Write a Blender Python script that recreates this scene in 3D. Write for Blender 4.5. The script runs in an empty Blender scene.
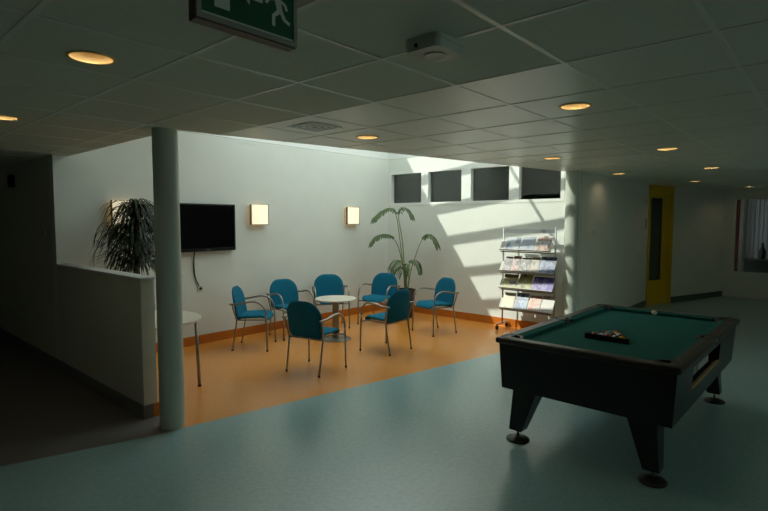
import bpy, bmesh, math, random
from mathutils import Vector, Matrix
random.seed(7)
S = bpy.context.scene
COL = S.collection
PI = math.pi
# ------------------------------------------------------------------ camera, sky, sun, exposure
EYE = 1.70
CEIL = 2.435
cam_d = bpy.data.cameras.new('camera'); cam = bpy.data.objects.new('camera', cam_d); COL.objects.link(cam)
cam_d.sensor_width = 36; cam_d.lens = 512.33/768*36; cam_d.clip_start = 0.05; cam_d.clip_end = 200
_yaw, _pit, _rol = math.radians(41.4528), math.radians(3.8085), math.radians(-0.0664)
_f0 = Vector((math.cos(_yaw), math.sin(_yaw), 0)); _r = Vector((math.sin(_yaw), -math.cos(_yaw), 0)); _u0 = Vector((0, 0, 1))
_f = _f0*math.cos(_pit) - _u0*math.sin(_pit); _u = _u0*math.cos(_pit) + _f0*math.sin(_pit)
_r2 = _r*math.cos(_rol) - _u*math.sin(_rol)*-1*-1; _u2 = _f.cross(_r2)*-1
_m = Matrix((_r2, _u2, -_f)).transposed().to_4x4(); _m.translation = (0, 0, EYE)
cam.matrix_world = _m
S.camera = cam
S.view_settings.view_transform = 'Standard'; S.view_settings.look = 'None'
S.view_settings.gamma = 1; S.view_settings.use_curve_mapping = False
S.view_settings.exposure = 0.0
W = bpy.data.worlds.new('sky'); S.world = W; W.use_nodes = True
_bg = W.node_tree.nodes['Background']; _bg.inputs[0].default_value = (0.81, 0.88, 0.89, 1); _bg.inputs[1].default_value = 2.95
sun_d = bpy.data.lights.new('sun', 'SUN'); sun = bpy.data.objects.new('sun', sun_d); COL.objects.link(sun)
sun_d.energy = 4.3; sun_d.angle = math.radians(0.55); sun_d.color = (1.0, 0.95, 0.85)
SUN = Vector((1.3, -1.0, -1.504)).normalized()
sun.rotation_euler = SUN.to_track_quat('-Z', 'Y').to_euler(); sun.location = (-4, 9, 12)

# ------------------------------------------------------------------ materials
def lin(c): return tuple(((v/255)/12.92 if v/255 <= .04045 else ((v/255+.055)/1.055)**2.4) for v in c)
def mat(name, rgb, rough=.6, metal=0., spec=.5, noise=0., nscale=8., bump=0., bscale=60., coat=0., emit=None, estr=0.):
    m = bpy.data.materials.new(name); m.use_nodes = True
    nt = m.node_tree; b = nt.nodes['Principled BSDF']
    c = lin(rgb)
    b.inputs['Base Color'].default_value = (*c, 1); b.inputs['Roughness'].default_value = rough
    b.inputs['Metallic'].default_value = metal; b.inputs['Specular IOR Level'].default_value = spec
    b.inputs['Coat Weight'].default_value = coat
    if emit: b.inputs['Emission Color'].default_value = (*lin(emit), 1); b.inputs['Emission Strength'].default_value = estr
    if noise or bump:
        tc = nt.nodes.new('ShaderNodeTexCoord')
    if noise:
        n = nt.nodes.new('ShaderNodeTexNoise'); n.inputs['Scale'].default_value = nscale; n.inputs['Detail'].default_value = 6
        r = nt.nodes.new('ShaderNodeValToRGB')
        r.color_ramp.elements[0].position = .3; r.color_ramp.elements[1].position = .7
        r.color_ramp.elements[0].color = (*[v*(1-noise) for v in c], 1); r.color_ramp.elements[1].color = (*[min(1, v*(1+noise)) for v in c], 1)
        nt.links.new(tc.outputs['Object'], n.inputs['Vector']); nt.links.new(n.outputs['Fac'], r.inputs['Fac']); nt.links.new(r.outputs['Color'], b.inputs['Base Color'])
    if bump:
        n2 = nt.nodes.new('ShaderNodeTexNoise'); n2.inputs['Scale'].default_value = bscale; n2.inputs['Detail'].default_value = 4
        bp = nt.nodes.new('ShaderNodeBump'); bp.inputs['Strength'].default_value = bump; bp.inputs['Distance'].default_value = .004
        nt.links.new(tc.outputs['Object'], n2.inputs['Vector']); nt.links.new(n2.outputs['Fac'], bp.inputs['Height']); nt.links.new(bp.outputs['Normal'], b.inputs['Normal'])
    return m
def glass(name, tint=(255, 255, 255), refl=.08):
    m = bpy.data.materials.new(name); m.use_nodes = True; nt = m.node_tree; nt.nodes.clear()
    o = nt.nodes.new('ShaderNodeOutputMaterial'); mx = nt.nodes.new('ShaderNodeMixShader'); t = nt.nodes.new('ShaderNodeBsdfTransparent'); g = nt.nodes.new('ShaderNodeBsdfGlossy')
    t.inputs[0].default_value = (*lin(tint), 1); g.inputs['Roughness'].default_value = .03
    mx.inputs[0].default_value = refl
    nt.links.new(t.outputs[0], mx.inputs[1]); nt.links.new(g.outputs[0], mx.inputs[2]); nt.links.new(mx.outputs[0], o.inputs[0])
    return m
M = {}
M['wall'] = mat('wall_paint', (226, 229, 222), .75, noise=.02, nscale=3, bump=.05, bscale=180)
M['wall_dim'] = mat('wall_paint_cream', (216, 214, 198), .75, noise=.03, nscale=3)
M['soffit'] = mat('white_soffit', (236, 238, 234), .6)
M['frame_white'] = mat('white_window_paint', (232, 235, 230), .4)
M['tile'] = mat('ceiling_tile_matt', (218, 222, 206), .95, spec=.1, noise=.03, nscale=40, bump=.1, bscale=200)
M['tile_sheen'] = mat('ceiling_tile_sheen', (218, 222, 206), .30, spec=.6, noise=.03, nscale=40)
M['tbar'] = mat('ceiling_bar_metal', (226, 228, 216), .32, spec=.6)
M['column'] = mat('column_paint', (190, 198, 186), .5, noise=.02)
M['blue_floor'] = mat('blue_linoleum', (150, 182, 182), .23, spec=1.0, noise=.07, nscale=30)
M['orange_floor'] = mat('orange_linoleum', (230, 151, 67), .23, spec=1.0, noise=.07, nscale=30)
M['grey_floor'] = mat('grey_linoleum', (116, 110, 108), .4, spec=.4, noise=.07, nscale=30)
M['orange_base'] = mat('orange_baseboard', (196, 112, 30), .45, noise=.05)
M['grey_base'] = mat('grey_baseboard', (120, 120, 122), .5)
M['green_base'] = mat('dark_green_baseboard', (70, 84, 78), .5)
M['fabric_blue'] = mat('teal_blue_fabric', (20, 106, 134), .9, spec=.2, noise=.12, nscale=120, bump=.3, bscale=400)
M['chrome'] = mat('satin_steel', (160, 157, 150), .3, metal=1.)
M['rubber'] = mat('black_rubber', (24, 24, 24), .7)
M['table_white'] = mat('pale_laminate', (224, 216, 198), .4, noise=.02)
M['steel_dark'] = mat('grey_powder_coat', (150, 148, 142), .35, metal=.7)
M['black'] = mat('black_laminate', (16, 18, 19), .3)
M['black_plastic'] = mat('black_plastic', (12, 12, 13), .42)
M['rail'] = mat('dark_rail_laminate', (54, 44, 38), .3, noise=.15, nscale=20)
M['slate_cloth'] = mat('green_baize', (44, 106, 100), .95, spec=.1, noise=.05, nscale=200)
M['ledge_wood'] = mat('pale_wood_ledge', (196, 160, 100), .5, noise=.1)
M['tv'] = mat('tv_plastic', (13, 13, 15), .3)
M['screen'] = mat('tv_screen', (6, 6, 8), .12)
M['pot'] = mat('brown_pot', (66, 50, 42), .5, noise=.1)
M['soil'] = mat('soil', (48, 36, 28), .95, noise=.3, nscale=60)
M['palm'] = mat('palm_leaf', (84, 104, 62), .5, noise=.25, nscale=9)
M['stem'] = mat('palm_stem', (122, 134, 78), .55, noise=.15)
M['dark_leaf'] = mat('strap_leaf', (40, 56, 34), .45, noise=.25, nscale=9)
M['bark'] = mat('bark', (104, 84, 62), .9, noise=.3, nscale=30)
M['opal'] = mat('opal_glass_lit', (250, 240, 215), .4, emit=(255, 238, 200), estr=.72)
M['opal_side'] = mat('amber_glass_lit', (245, 215, 160), .4, emit=(255, 205, 130), estr=.55)
M['lamp_metal'] = mat('lamp_metal', (120, 116, 108), .4, metal=.6)
M['gold'] = mat('gold_reflector', (226, 200, 146), .45, metal=.3)
M['bulb'] = mat('bulb', (255, 230, 180), .4, emit=(255, 212, 140), estr=.5)
M['plastic_white'] = mat('white_plastic', (206, 206, 194), .45)
M['vent_grey'] = mat('vent_grey', (176, 178, 166), .5)
M['sign_green'] = mat('sign_green', (14, 96, 62), .4)
M['sign_white'] = mat('sign_white', (228, 232, 228), .4)
M['sign_frame'] = mat('sign_frame', (168, 170, 158), .4)
M['sign_dark'] = mat('sign_housing', (88, 74, 62), .5)
M['yellow'] = mat('yellow_paint', (206, 166, 24), .45)
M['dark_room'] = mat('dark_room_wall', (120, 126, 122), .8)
M['pane_dark'] = glass('window_pane', (190, 200, 196), .13)
M['pane_clear'] = glass('clear_pane', (236, 244, 240), .05)
M['rack_metal'] = mat('rack_metal', (176, 180, 184), .35, metal=.7)
M['rack_shelf'] = mat('rack_shelf', (150, 144, 134), .5, metal=.2)
M['brick'] = mat('outer_brick', (150, 120, 100), .9, noise=.2)
M['ground'] = mat('outer_paving', (150, 150, 140), .9, noise=.1)

# ------------------------------------------------------------------ mesh helpers
def obj(name, bm, m, parent=None, smooth=False, loc=None):
    me = bpy.data.meshes.new(name); bmesh.ops.recalc_face_normals(bm, faces=bm.faces); bm.to_mesh(me); bm.free()
    for mm in (m if isinstance(m, (list, tuple)) else [m]): me.materials.append(mm)
    if smooth:
        for p in me.polygons: p.use_smooth = True
        if smooth != 'all':
            me.set_sharp_from_angle(angle=math.radians(40))
    o = bpy.data.objects.new(name, me); COL.objects.link(o)
    if parent: o.parent = parent
    if loc: o.location = loc
    return o
def thing(name, label, cat, loc=(0, 0, 0), rz=0, group=None):
    o = bpy.data.objects.new(name, None); COL.objects.link(o); o.empty_display_size = .1
    o.location = loc; o.rotation_euler = (0, 0, rz)
    return tag(o, label, cat, group)
def tag(o, label, cat, group=None):
    o['label'] = label; o['category'] = cat
    if group: o['group'] = group
    return o
def struct(name, bm, m, parent=None, smooth=False):
    o = obj(name, bm, m, parent, smooth)
    if not parent: o['kind'] = 'structure'
    return o
def B(): return bmesh.new()
def box(bm, x0, x1, y0, y1, z0, z1, mi=0, bev=0):
    v = [bm.verts.new(p) for p in ((x0, y0, z0), (x1, y0, z0), (x1, y1, z0), (x0, y1, z0), (x0, y0, z1), (x1, y0, z1), (x1, y1, z1), (x0, y1, z1))]
    fs = [bm.faces.new([v[i] for i in q]) for q in ((3, 2, 1, 0), (4, 5, 6, 7), (0, 1, 5, 4), (1, 2, 6, 5), (2, 3, 7, 6), (3, 0, 4, 7))]
    for f in fs: f.material_index = mi
    if bev:
        es = list({e for f in fs for e in f.edges})
        bmesh.ops.bevel(bm, geom=es, offset=bev, segments=2, profile=.5, affect='EDGES')
    return bm
def bx(x0, x1, y0, y1, z0, z1, bev=0): return box(B(), x0, x1, y0, y1, z0, z1, 0, bev)
def prism(bm, pts, z0, z1, mi=0):
    a = [bm.verts.new((p[0], p[1], z0)) for p in pts]; b = [bm.verts.new((p[0], p[1], z1)) for p in pts]
    n = len(pts); fs = [bm.faces.new(a[::-1]), bm.faces.new(b)] + [bm.faces.new((a[i], a[(i+1) % n], b[(i+1) % n], b[i])) for i in range(n)]
    for f in fs: f.material_index = mi
    return bm
def xform(bm, mtx):
    bmesh.ops.transform(bm, matrix=mtx, verts=bm.verts); return bm
def tube(bm, path, r, n=10, mi=0, cap=True):
    P = [Vector(p) for p in path]; k = len(P); rr = r if isinstance(r, (list, tuple)) else [r]*k
    T = [((P[min(i+1, k-1)]-P[max(i-1, 0)]).normalized()) for i in range(k)]
    ref = Vector((0, 0, 1)) if abs(T[0].z) < .9 else Vector((1, 0, 0))
    u = (ref - T[0]*ref.dot(T[0])).normalized(); rings = []
    for i in range(k):
        u = (u - T[i]*u.dot(T[i])).normalized(); v = T[i].cross(u)
        rings.append([bm.verts.new(P[i] + (u*math.cos(2*PI*j/n) + v*math.sin(2*PI*j/n))*rr[i]) for j in range(n)])
    for i in range(k-1):
        for j in range(n):
            f = bm.faces.new((rings[i][j], rings[i][(j+1) % n], rings[i+1][(j+1) % n], rings[i+1][j])); f.material_index = mi
    if cap:
        for q in (rings[0][::-1], rings[-1]):
            f = bm.faces.new(q); f.material_index = mi
    return bm
def smooth_path(pts, seg=6):
    P = [Vector(p) for p in pts]; out = []
    for i in range(len(P)-1):
        p0 = P[max(i-1, 0)]; p1 = P[i]; p2 = P[i+1]; p3 = P[min(i+2, len(P)-1)]
        for s in range(seg):
            t = s/seg
            out.append(.5*((2*p1) + (p2-p0)*t + (2*p0-5*p1+4*p2-p3)*t*t + (3*p1-p0-3*p2+p3)*t**3))
    return out + [P[-1]]
def lathe(bm, prof, cx=0, cy=0, n=32, mi=0, close=True):
    rings = []
    for r, z in prof:
        rings.append([bm.verts.new((cx+max(r, 1e-4)*math.cos(2*PI*j/n), cy+max(r, 1e-4)*math.sin(2*PI*j/n), z)) for j in range(n)])
    for i in range(len(prof)-1):
        for j in range(n):
            f = bm.faces.new((rings[i][j], rings[i][(j+1) % n], rings[i+1][(j+1) % n], rings[i+1][j])); f.material_index = mi
    if close:
        for q in (rings[0][::-1], rings[-1]):
            f = bm.faces.new(q); f.material_index = mi
    return bm
def pad(bm, outline, T, fn, pw=5):
    """upholstered pad: closed outline (u,v) pairs, thickness T, mapped by fn(u,v,w)"""
    n = len(outline); cu = sum(p[0] for p in outline)/n; cv = sum(p[1] for p in outline)/n
    ss = [.25, .5, .7, .82, .9, .95, .98, 1.0]
    def ring(s, side):
        w = side*T/2*(max(0, 1-s**pw))**.5
        return [bm.verts.new(fn(cu+(p[0]-cu)*s, cv+(p[1]-cv)*s, w)) for p in outline]
    rings = [ring(s, 1) for s in ss] + [ring(s, -1) for s in ss[-2::-1]]
    for i in range(len(rings)-1):
        for j in range(n): bm.faces.new((rings[i][j], rings[i][(j+1) % n], rings[i+1][(j+1) % n], rings[i+1][j]))
    for side, r in ((1, rings[0]), (-1, rings[-1])):
        c = bm.verts.new(fn(cu, cv, side*T/2))
        for j in range(n): bm.faces.new((c, r[j], r[(j+1) % n]))
    return bm
def rrect(x0, x1, y0, y1, rads, seg=7):
    """rounded rectangle; rads for corners (x0y0,x1y0,x1y1,x0y1)"""
    out = []
    for (cx, cy, a0), r in zip(((x0, y0, PI), (x1, y0, 1.5*PI), (x1, y1, 0), (x0, y1, .5*PI)), rads):
        sx = 1 if cx == x0 else -1; sy = 1 if cy == y0 else -1
        for i in range(seg+1):
            a = a0 + .5*PI*i/seg
            out.append((cx+sx*r+r*math.cos(a), cy+sy*r+r*math.sin(a)))
    return out
def dup(root, loc=None, rz=None, label=None, group=None):
    r = root.copy(); COL.objects.link(r)
    if loc is not None: r.location = loc
    if rz is not None: r.rotation_euler = (0, 0, rz)
    if label: r['label'] = label
    if group: r['group'] = group
    for ch in list(root.children):
        c = ch.copy(); COL.objects.link(c); c.parent = r
        for g in list(ch.children):
            d = g.copy(); COL.objects.link(d); d.parent = c
    return r
def clip(poly, a, b, c):
    """keep a*x+b*y<=c"""
    out = []
    for i in range(len(poly)):
        p, q = poly[i], poly[(i+1) % len(poly)]
        dp = a*p[0]+b*p[1]-c; dq = a*q[0]+b*q[1]-c
        if dp <= 0: out.append(p)
        if (dp < 0 < dq) or (dq < 0 < dp):
            t = dp/(dp-dq); out.append((p[0]+(q[0]-p[0])*t, p[1]+(q[1]-p[1])*t))
    return out

# ------------------------------------------------------------------ structure
XB, YA = 7.537, 6.554            # window wall plane, television wall plane
XL = 1.866                       # corridor face of the half-height wall
XW = 2.03                        # left edge of the ceiling opening
ZW = 2.88                        # top of the painted walls in the roof well
def skew(x): return 4.05 - .185*(x-XW)          # ceiling opening edge
def skewf(x): return 3.964 - .192*(x-XW)        # floor colour edge
# floors
bm = B(); prism(bm, [(-3, -4.5), (14.0, -4.5), (14.0, 2.2), (11.2, 3.05), (7.6, 2.84), (7.6, skewf(7.6)), (1.9, skewf(1.9)), (1.9, 3.957), (-3, 5.40)], -.06, 0)
struct('floor_blue', bm, M['blue_floor'])
bm = B(); prism(bm, [(1.98, skewf(1.98)), (7.6, skewf(7.6)), (7.6, 6.6), (1.98, 6.6)], -.06, 0)
struct('floor_orange', bm, M['orange_floor'])
bm = B(); prism(bm, [(-3, 5.40), (1.9, 3.957), (1.9, skewf(1.9)), (1.98, skewf(1.98)), (1.98, 6.6), (1.9, 6.6), (1.9, 11), (-3, 11)], -.06, 0)
struct('floor_corridor', bm, M['grey_floor'])
# walls
struct('wall_back', bx(XL, XB+.12, YA, YA+.15, 0, ZW), M['wall'])
bm = B()
WIN = [(5.737, 6.475), (4.871, 5.597), (3.970, 4.700), (3.120, 3.813)]
Z0, Z1 = 2.04, 2.60
box(bm, XB, XB+.12, 2.85, YA, 0, Z0); box(bm, XB, XB+.12, 2.85, YA, Z1, ZW)
ys = [YA] + [v for w in WIN for v in (w[1], w[0])] + [2.85]
for i in range(0, len(ys), 2): box(bm, XB, XB+.12, ys[i+1], ys[i], Z0, Z1)
struct('wall_windowed', bm, M['wall'])
for i, (a, b) in enumerate(WIN):
    bm = B()
    x0, x1 = XB-.006, XB+.10
    ea = .045 if i == 3 else (a-WIN[i+1][1])/2-.001
    eb = .045 if i == 0 else (WIN[i-1][0]-b)/2-.001
    box(bm, x0, x1, a-ea, a+.008, Z0-.04, Z1+.04); box(bm, x0, x1, b-.008, b+eb, Z0-.04, Z1+.04)
    box(bm, x0, x1, a+.008, b-.008, Z1-.008, Z1+.04); box(bm, x0, x1, a+.008, b-.008, Z0-.04, Z0+.008)
    w = struct('window_%d' % (i+1), bm, M['frame_white'])
    obj('pane', bx(XB+.075, XB+.081, a, b, Z0, Z1), M['pane_dark'], w)
# dark room behind the high windows
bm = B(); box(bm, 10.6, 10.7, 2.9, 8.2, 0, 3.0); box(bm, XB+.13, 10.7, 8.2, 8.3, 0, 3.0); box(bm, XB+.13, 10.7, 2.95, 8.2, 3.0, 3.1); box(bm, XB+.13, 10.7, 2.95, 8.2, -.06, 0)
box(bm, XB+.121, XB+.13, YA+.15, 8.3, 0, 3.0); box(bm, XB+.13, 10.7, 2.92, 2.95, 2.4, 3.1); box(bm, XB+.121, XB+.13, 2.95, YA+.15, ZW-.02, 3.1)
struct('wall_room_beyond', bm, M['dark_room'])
# half-height wall and corridor wall in one plane
HW = 1.222
bm = B(); box(bm, XL, XL+.115, 4.40, YA, 0, HW-.022)
hw = struct('wall_half', bm, M['wall_dim'])
struct('trim_1', bx(XL-.012, XL+.127, 4.388, YA, HW-.022, HW, .004), M['frame_white'])
struct('wall_corridor', bx(XL, XL+.13, YA+.15, 10.6, 0, CEIL), M['wall_dim'])
struct('wall_corridor_end', bx(-3, XL+.13, 10.6, 10.7, 0, CEIL), M['wall_dim'])
struct('wall_left', bx(-3.1, -3, -4.5, 10.7, 0, CEIL), M['wall_dim'])
bm = B(); box(bm, XL-.012, XL, 4.388, 10.6, 0, .115); box(bm, XL-.012, XL+.075, 4.386, 4.40, 0, .115)
struct('baseboard_half', bm, M['grey_base'])
bm = B(); box(bm, XL+.115, XL+.127, 4.388, YA, 0, .115); box(bm, XL+.075, XL+.127, 4.386, 4.40, 0, .115)
struct('baseboard_half_inner', bm, M['orange_base'])
struct('baseboard_back', bx(XL+.127, XB, YA-.014, YA, 0, .125, .003), M['orange_base'])
struct('baseboard_windowed', bx(XB-.014, XB, 2.95, YA-.014, 0, .125, .003), M['orange_base'])
# right hand walls: passage wall, slanted door wall, far wall
struct('wall_passage', bx(7.60, 11.2, 2.84, 2.96, 0, CEIL), M['wall_dim'])
dv = Vector((13.9-11.2, 1.93-2.84, 0)); LD = dv.length; ang = math.atan2(dv.y, dv.x)
RD = Matrix.Translation((11.2, 2.84, 0)) @ Matrix.Rotation(ang, 4, 'Z')
bm = B(); box(bm, .83, LD, 0, .12, 0, CEIL); box(bm, 0, .83, 0.12, .14, 0, CEIL)
struct('wall_slanted', xform(bm, RD), M['wall_dim'])
struct('baseboard_slanted', xform(bx(.83, LD, -.014, 0, 0, .12), RD), M['green_base'])
struct('baseboard_passage', bx(7.62, 11.2, 2.826, 2.84, 0, .12), M['green_base'])
WY0, WY1, WZ0, WZ1 = 0.15, 1.74, .56, 2.21
bm = B(); box(bm, 13.9, 14.02, -4.5, WY0, 0, CEIL); box(bm, 13.9, 14.02, WY1, 2.05, 0, CEIL); box(bm, 13.9, 14.02, WY0, WY1, 0, WZ0); box(bm, 13.9, 14.02, WY0, WY1, WZ1, CEIL)
struct('wall_far', bm, M['wall_dim'])
bm = B(); box(bm, 13.88, 14.02, WY0-.05, WY0+.02, WZ0-.05, WZ1+.05); box(bm, 13.88, 14.02, WY1-.02, WY1+.05, WZ0-.05, WZ1+.05); box(bm, 13.88, 14.02, WY0, WY1, WZ0-.05, WZ0+.015); box(bm, 13.88, 14.02, WY0, WY1, WZ1-.015, WZ1+.05)
w = struct('window_5', bm, M['wall_dim']); obj('pane', bx(13.95, 13.956, WY0, WY1, WZ0, WZ1), M['pane_clear'], w)
# far room behind the far window, with its own daylight window
struct('wall_far_room_side', bx(14.02, 17.5, 3.2, 3.3, 0, 2.5), M['wall_dim']); struct('wall_far_room_end', bx(14.02, 17.5, -3.3, -3.2, 0, 2.5), M['wall_dim'])
struct('ceiling_far_room', bx(14.02, 17.5, -3.2, 3.2, 2.5, 2.6), M['wall_dim']); struct('floor_far_room', bx(14.02, 17.5, -3.2, 3.2, -.06, 0), M['grey_floor'])
bm = B(); box(bm, 17.4, 17.5, -3.2, .9, 0, 2.5); box(bm, 17.4, 17.5, 1.75, 3.2, 0, 2.5); box(bm, 17.4, 17.5, .9, 1.75, 0, .8); box(bm, 17.4, 17.5, .9, 1.75, 2.2, 2.5)
struct('wall_far_room_outer', bm, M['wall_dim'])
# right side of the hall, with an out-of-frame window added for side light
RX0, RX1 = 3.6, 7.0
bm = B(); box(bm, -3, RX0, -4.6, -4.5, 0, CEIL); box(bm, RX1, 14.02, -4.6, -4.5, 0, CEIL); box(bm, RX0, RX1, -4.6, -4.5, 0, .9); box(bm, RX0, RX1, -4.6, -4.5, 2.2, CEIL)
struct('wall_right', bm, M['wall_dim'])
bm = B()
for a, b in ((RX0, RX0+.06), ((RX0+RX1)/2-.03, (RX0+RX1)/2+.03), (RX1-.06, RX1)): box(bm, a, b, -4.6, -4.5, .9, 2.2)
box(bm, RX0, RX1, -4.6, -4.5, .9, .96); box(bm, RX0, RX1, -4.6, -4.5, 2.14, 2.2)
w = struct('window_6', bm, M['frame_white']); obj('pane', bx(RX0, RX1, -4.556, -4.55, .9, 2.2), M['pane_clear'], w)
struct('wall_front', bx(-3, 14.02, -4.5, -4.49, 0, .001), M['wall_dim']) if False else None

# ceiling: clipped tiles with holes for the recessed downlights, exposed bars
GX0, GY0, GS, GSX = 1.775, .985, .6, .608
gx = lambda i: GX0 + (GS if i < 2 else GSX)*i
DL = [(.896, 2.549), (.974, 4.474), (3.298, 3.109), (3.293, 1.285), (5.774, 2.506), (5.806, 1.32), (8.238, 1.325), (8.31, 2.538), (10.779, 1.966), (13.248, 1.413)]
DR = .088
def pieces(poly):
    out = []
    a = clip(poly, 1, 0, XW)
    if len(a) > 2: out.append(a)
    b = clip(poly, -1, 0, -XW)
    if len(b) > 2:
        b1 = clip(b, 1, 0, XB+.05); b1 = clip(b1, .185, 1, 4.05+.185*XW) if len(b1) > 2 else []
        if len(b1) > 2: out.append(b1)
        b2 = clip(b, -1, 0, -XB-.05); b2 = clip(b2, 0, 1, 2.96) if len(b2) > 2 else []
        if len(b2) > 2: out.append(b2)
    return out
bm = B()
ix0, ix1, iy0, iy1 = -8, 21, -10, 17
for i in range(ix0, ix1):
    for j in range(iy0, iy1):
        xa, xb, ya, yb = max(gx(i), -3.05), min(gx(i+1), 14.02), max(GY0+GS*j, -4.55), min(GY0+GS*(j+1), 10.65)
        if xb <= xa or yb <= ya: continue
        cell = [(xa, ya), (xb, ya), (xb, yb), (xa, yb)]
        mi = 1 if i >= 1 else 0
        holes = [d for d in DL if xa <= d[0] < xb and ya <= d[1] < yb]
        for pc in pieces(cell):
            if holes and len(pc) >= 4:
                hx, hy = holes[0]; n = 32
                # fan of quads from hole rim to the cell border
                rim = []; bor = []
                for k in range(n):
                    t = 2*PI*k/n + .0001; c, s = math.cos(t), math.sin(t)
                    rim.append(bm.verts.new((hx+DR*c, hy+DR*s, CEIL)))
                    best = 1e9
                    for q in range(len(pc)):
                        p0, p1 = pc[q], pc[(q+1) % len(pc)]; ex, ey = p1[0]-p0[0], p1[1]-p0[1]
                        den = c*ey - s*ex
                        if abs(den) > 1e-9:
                            tt = ((p0[0]-hx)*ey-(p0[1]-hy)*ex)/den; uu = ((p0[0]-hx)*s-(p0[1]-hy)*c)/den
                            if tt > 0 and -1e-6 <= uu <= 1+1e-6: best = min(best, tt)
                    bor.append(bm.verts.new((hx+best*c, hy+best*s, CEIL)))
                for k in range(n):
                    f = bm.faces.new((rim[k], rim[(k+1) % n], bor[(k+1) % n], bor[k])); f.material_index = mi
                    a, b = bor[k], bor[(k+1) % n]
                    for cpt in pc:
                        t0 = math.atan2(a.co.y-hy, a.co.x-hx) % (2*PI); t1 = t0 + 2*PI/n+.02; tc = math.atan2(cpt[1]-hy, cpt[0]-hx) % (2*PI)
                        if t0-.001 < tc < t0+2*PI/n+.001:
                            f = bm.faces.new((a, b, bm.verts.new((cpt[0], cpt[1], CEIL)))); f.material_index = mi
            else:
                f = bm.faces.new([bm.verts.new((p[0], p[1], CEIL)) for p in pc]); f.material_index = mi
struct('ceiling', bm, [M['tile'], M['tile_sheen']])
bm = B(); bwid = .011
for i in range(ix0, ix1+1):
    x = gx(i)
    if -3 < x < 14:
        for pc in pieces([(x-bwid, -4.5), (x+bwid, -4.5), (x+bwid, 10.6), (x-bwid, 10.6)]): prism(bm, pc, CEIL-.003, CEIL+.002)
for j in range(iy0, iy1+1):
    y = GY0+GS*j
    if -4.5 < y < 10.6:
        for pc in pieces([(-3, y-bwid), (14, y-bwid), (14, y+bwid), (-3, y+bwid)]): prism(bm, pc, CEIL-.0026, CEIL+.002)
struct('trim_2', bm, M['tbar'])
# roof deck over the ceiling void
bm = B(); RZ = 2.62
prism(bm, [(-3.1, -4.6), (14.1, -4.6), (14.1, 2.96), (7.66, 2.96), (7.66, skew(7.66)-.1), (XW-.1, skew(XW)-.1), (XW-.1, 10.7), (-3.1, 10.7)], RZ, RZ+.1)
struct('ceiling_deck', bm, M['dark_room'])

# roof well with its glazing
UP = 3.61; SL = .15
def zg(y): return UP + SL*(YA+.036-y)
GLX = 3.70                     # glazing starts here; the roof well is closed to the left of it
bm = B()
# fascia on the skewed side and over the half wall
for (x0, y0, x1, y1) in ((XW, skew(XW), XB+.05, skew(XB+.05)),):
    t = .06; v = []
    pts = [(x0, y0), (x1, y1), (x1, y1-t), (x0, y0-t)]
    lo = [bm.verts.new((p[0], p[1], CEIL+.003)) for p in pts]; hi = [bm.verts.new((p[0], p[1], zg(p[1]))) for p in pts]
    bm.faces.new(lo[::-1]); bm.faces.new(hi)
    for k in range(4): bm.faces.new((lo[k], lo[(k+1) % 4], hi[(k+1) % 4], hi[k]))
struct('wall_well_front', bm, M['soffit'])
struct('wall_well_left', bx(XW-.06, XW, skew(XW), YA+.05, CEIL+.003, zg(skew(XW))), M['soffit'])
struct('wall_well_back', bx(XW-.06, XB+.1, YA+.036, YA+.12, ZW, UP), M['soffit'])
bm = B(); xa, xb = XB+.04, XB+.1
pts = [(2.9, CEIL+.35), (YA+.036, ZW), (YA+.036, UP), (2.9, zg(2.9))]
lo = [bm.verts.new((xa, p[0], p[1])) for p in pts]; hi = [bm.verts.new((xb, p[0], p[1])) for p in pts]
bm.faces.new(lo[::-1]); bm.faces.new(hi)
for k in range(4): bm.faces.new((lo[k], lo[(k+1) % 4], hi[(k+1) % 4], hi[k]))
struct('wall_well_right', bm, M['soffit'])
# dark shadow joint line along the wall heads
bm = B(); box(bm, XL, XB, YA+.004, YA+.036, ZW, ZW+.008); box(bm, XB+.004, XB+.04, 2.95, YA+.036, ZW, ZW+.008)
struct('trim_3', bm, M['vent_grey'])
def bar(bm, xc, w, h):
    ya, yb = YA+.09, skew(xc)-.03
    v = [bm.verts.new(p) for p in ((xc-w/2, ya, zg(ya)), (xc+w/2, ya, zg(ya)), (xc+w/2, yb, zg(yb)), (xc-w/2, yb, zg(yb)), (xc-w/2, ya, zg(ya)+h), (xc+w/2, ya, zg(ya)+h), (xc+w/2, yb, zg(yb)+h), (xc-w/2, yb, zg(yb)+h))]
    for q in ((3, 2, 1, 0), (4, 5, 6, 7), (0, 1, 5, 4), (1, 2, 6, 5), (2, 3, 7, 6), (3, 0, 4, 7)): bm.faces.new([v[i] for i in q])
bm = B()
for k in range(9): bar(bm, 4.635-.458*2+.458*k, .055, .115)
yc = 4.86; box(bm, GLX, XB+.1, yc-.014, yc+.014, zg(yc)+.02, zg(yc)+.07)
sk = struct('window_7', bm, M['frame_white'])
bm = B(); ya, yb = YA+.1, 2.95
bm.faces.new([bm.verts.new(p) for p in ((GLX, ya, zg(ya)+.06), (XB+.1, ya, zg(ya)+.06), (XB+.1, yb, zg(yb)+.06), (GLX, skew(GLX)-.03, zg(skew(GLX)-.03)+.06))])
obj('pane', bm, M['pane_clear'], sk)
bm = B(); v = [(XW-.06, YA+.12), (GLX, YA+.12), (GLX, skew(GLX)-.06), (XW-.06, skew(XW)-.06)]
lo = [bm.verts.new((p[0], p[1], zg(p[1])-.02)) for p in v]; hi = [bm.verts.new((p[0], p[1], zg(p[1])+.12)) for p in v]
bm.faces.new(lo); bm.faces.new(hi)
for k in range(4): bm.faces.new((lo[k], lo[(k+1) % 4], hi[(k+1) % 4], hi[k]))
struct('ceiling_well', bm, M['soffit'])
# unseen block added to keep the low sun off the left half of the glazing
struct('wall_sun_blocker', bx(-9, -3.5, 3.5, 19, 0, 12.6), M['brick'])

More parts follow.
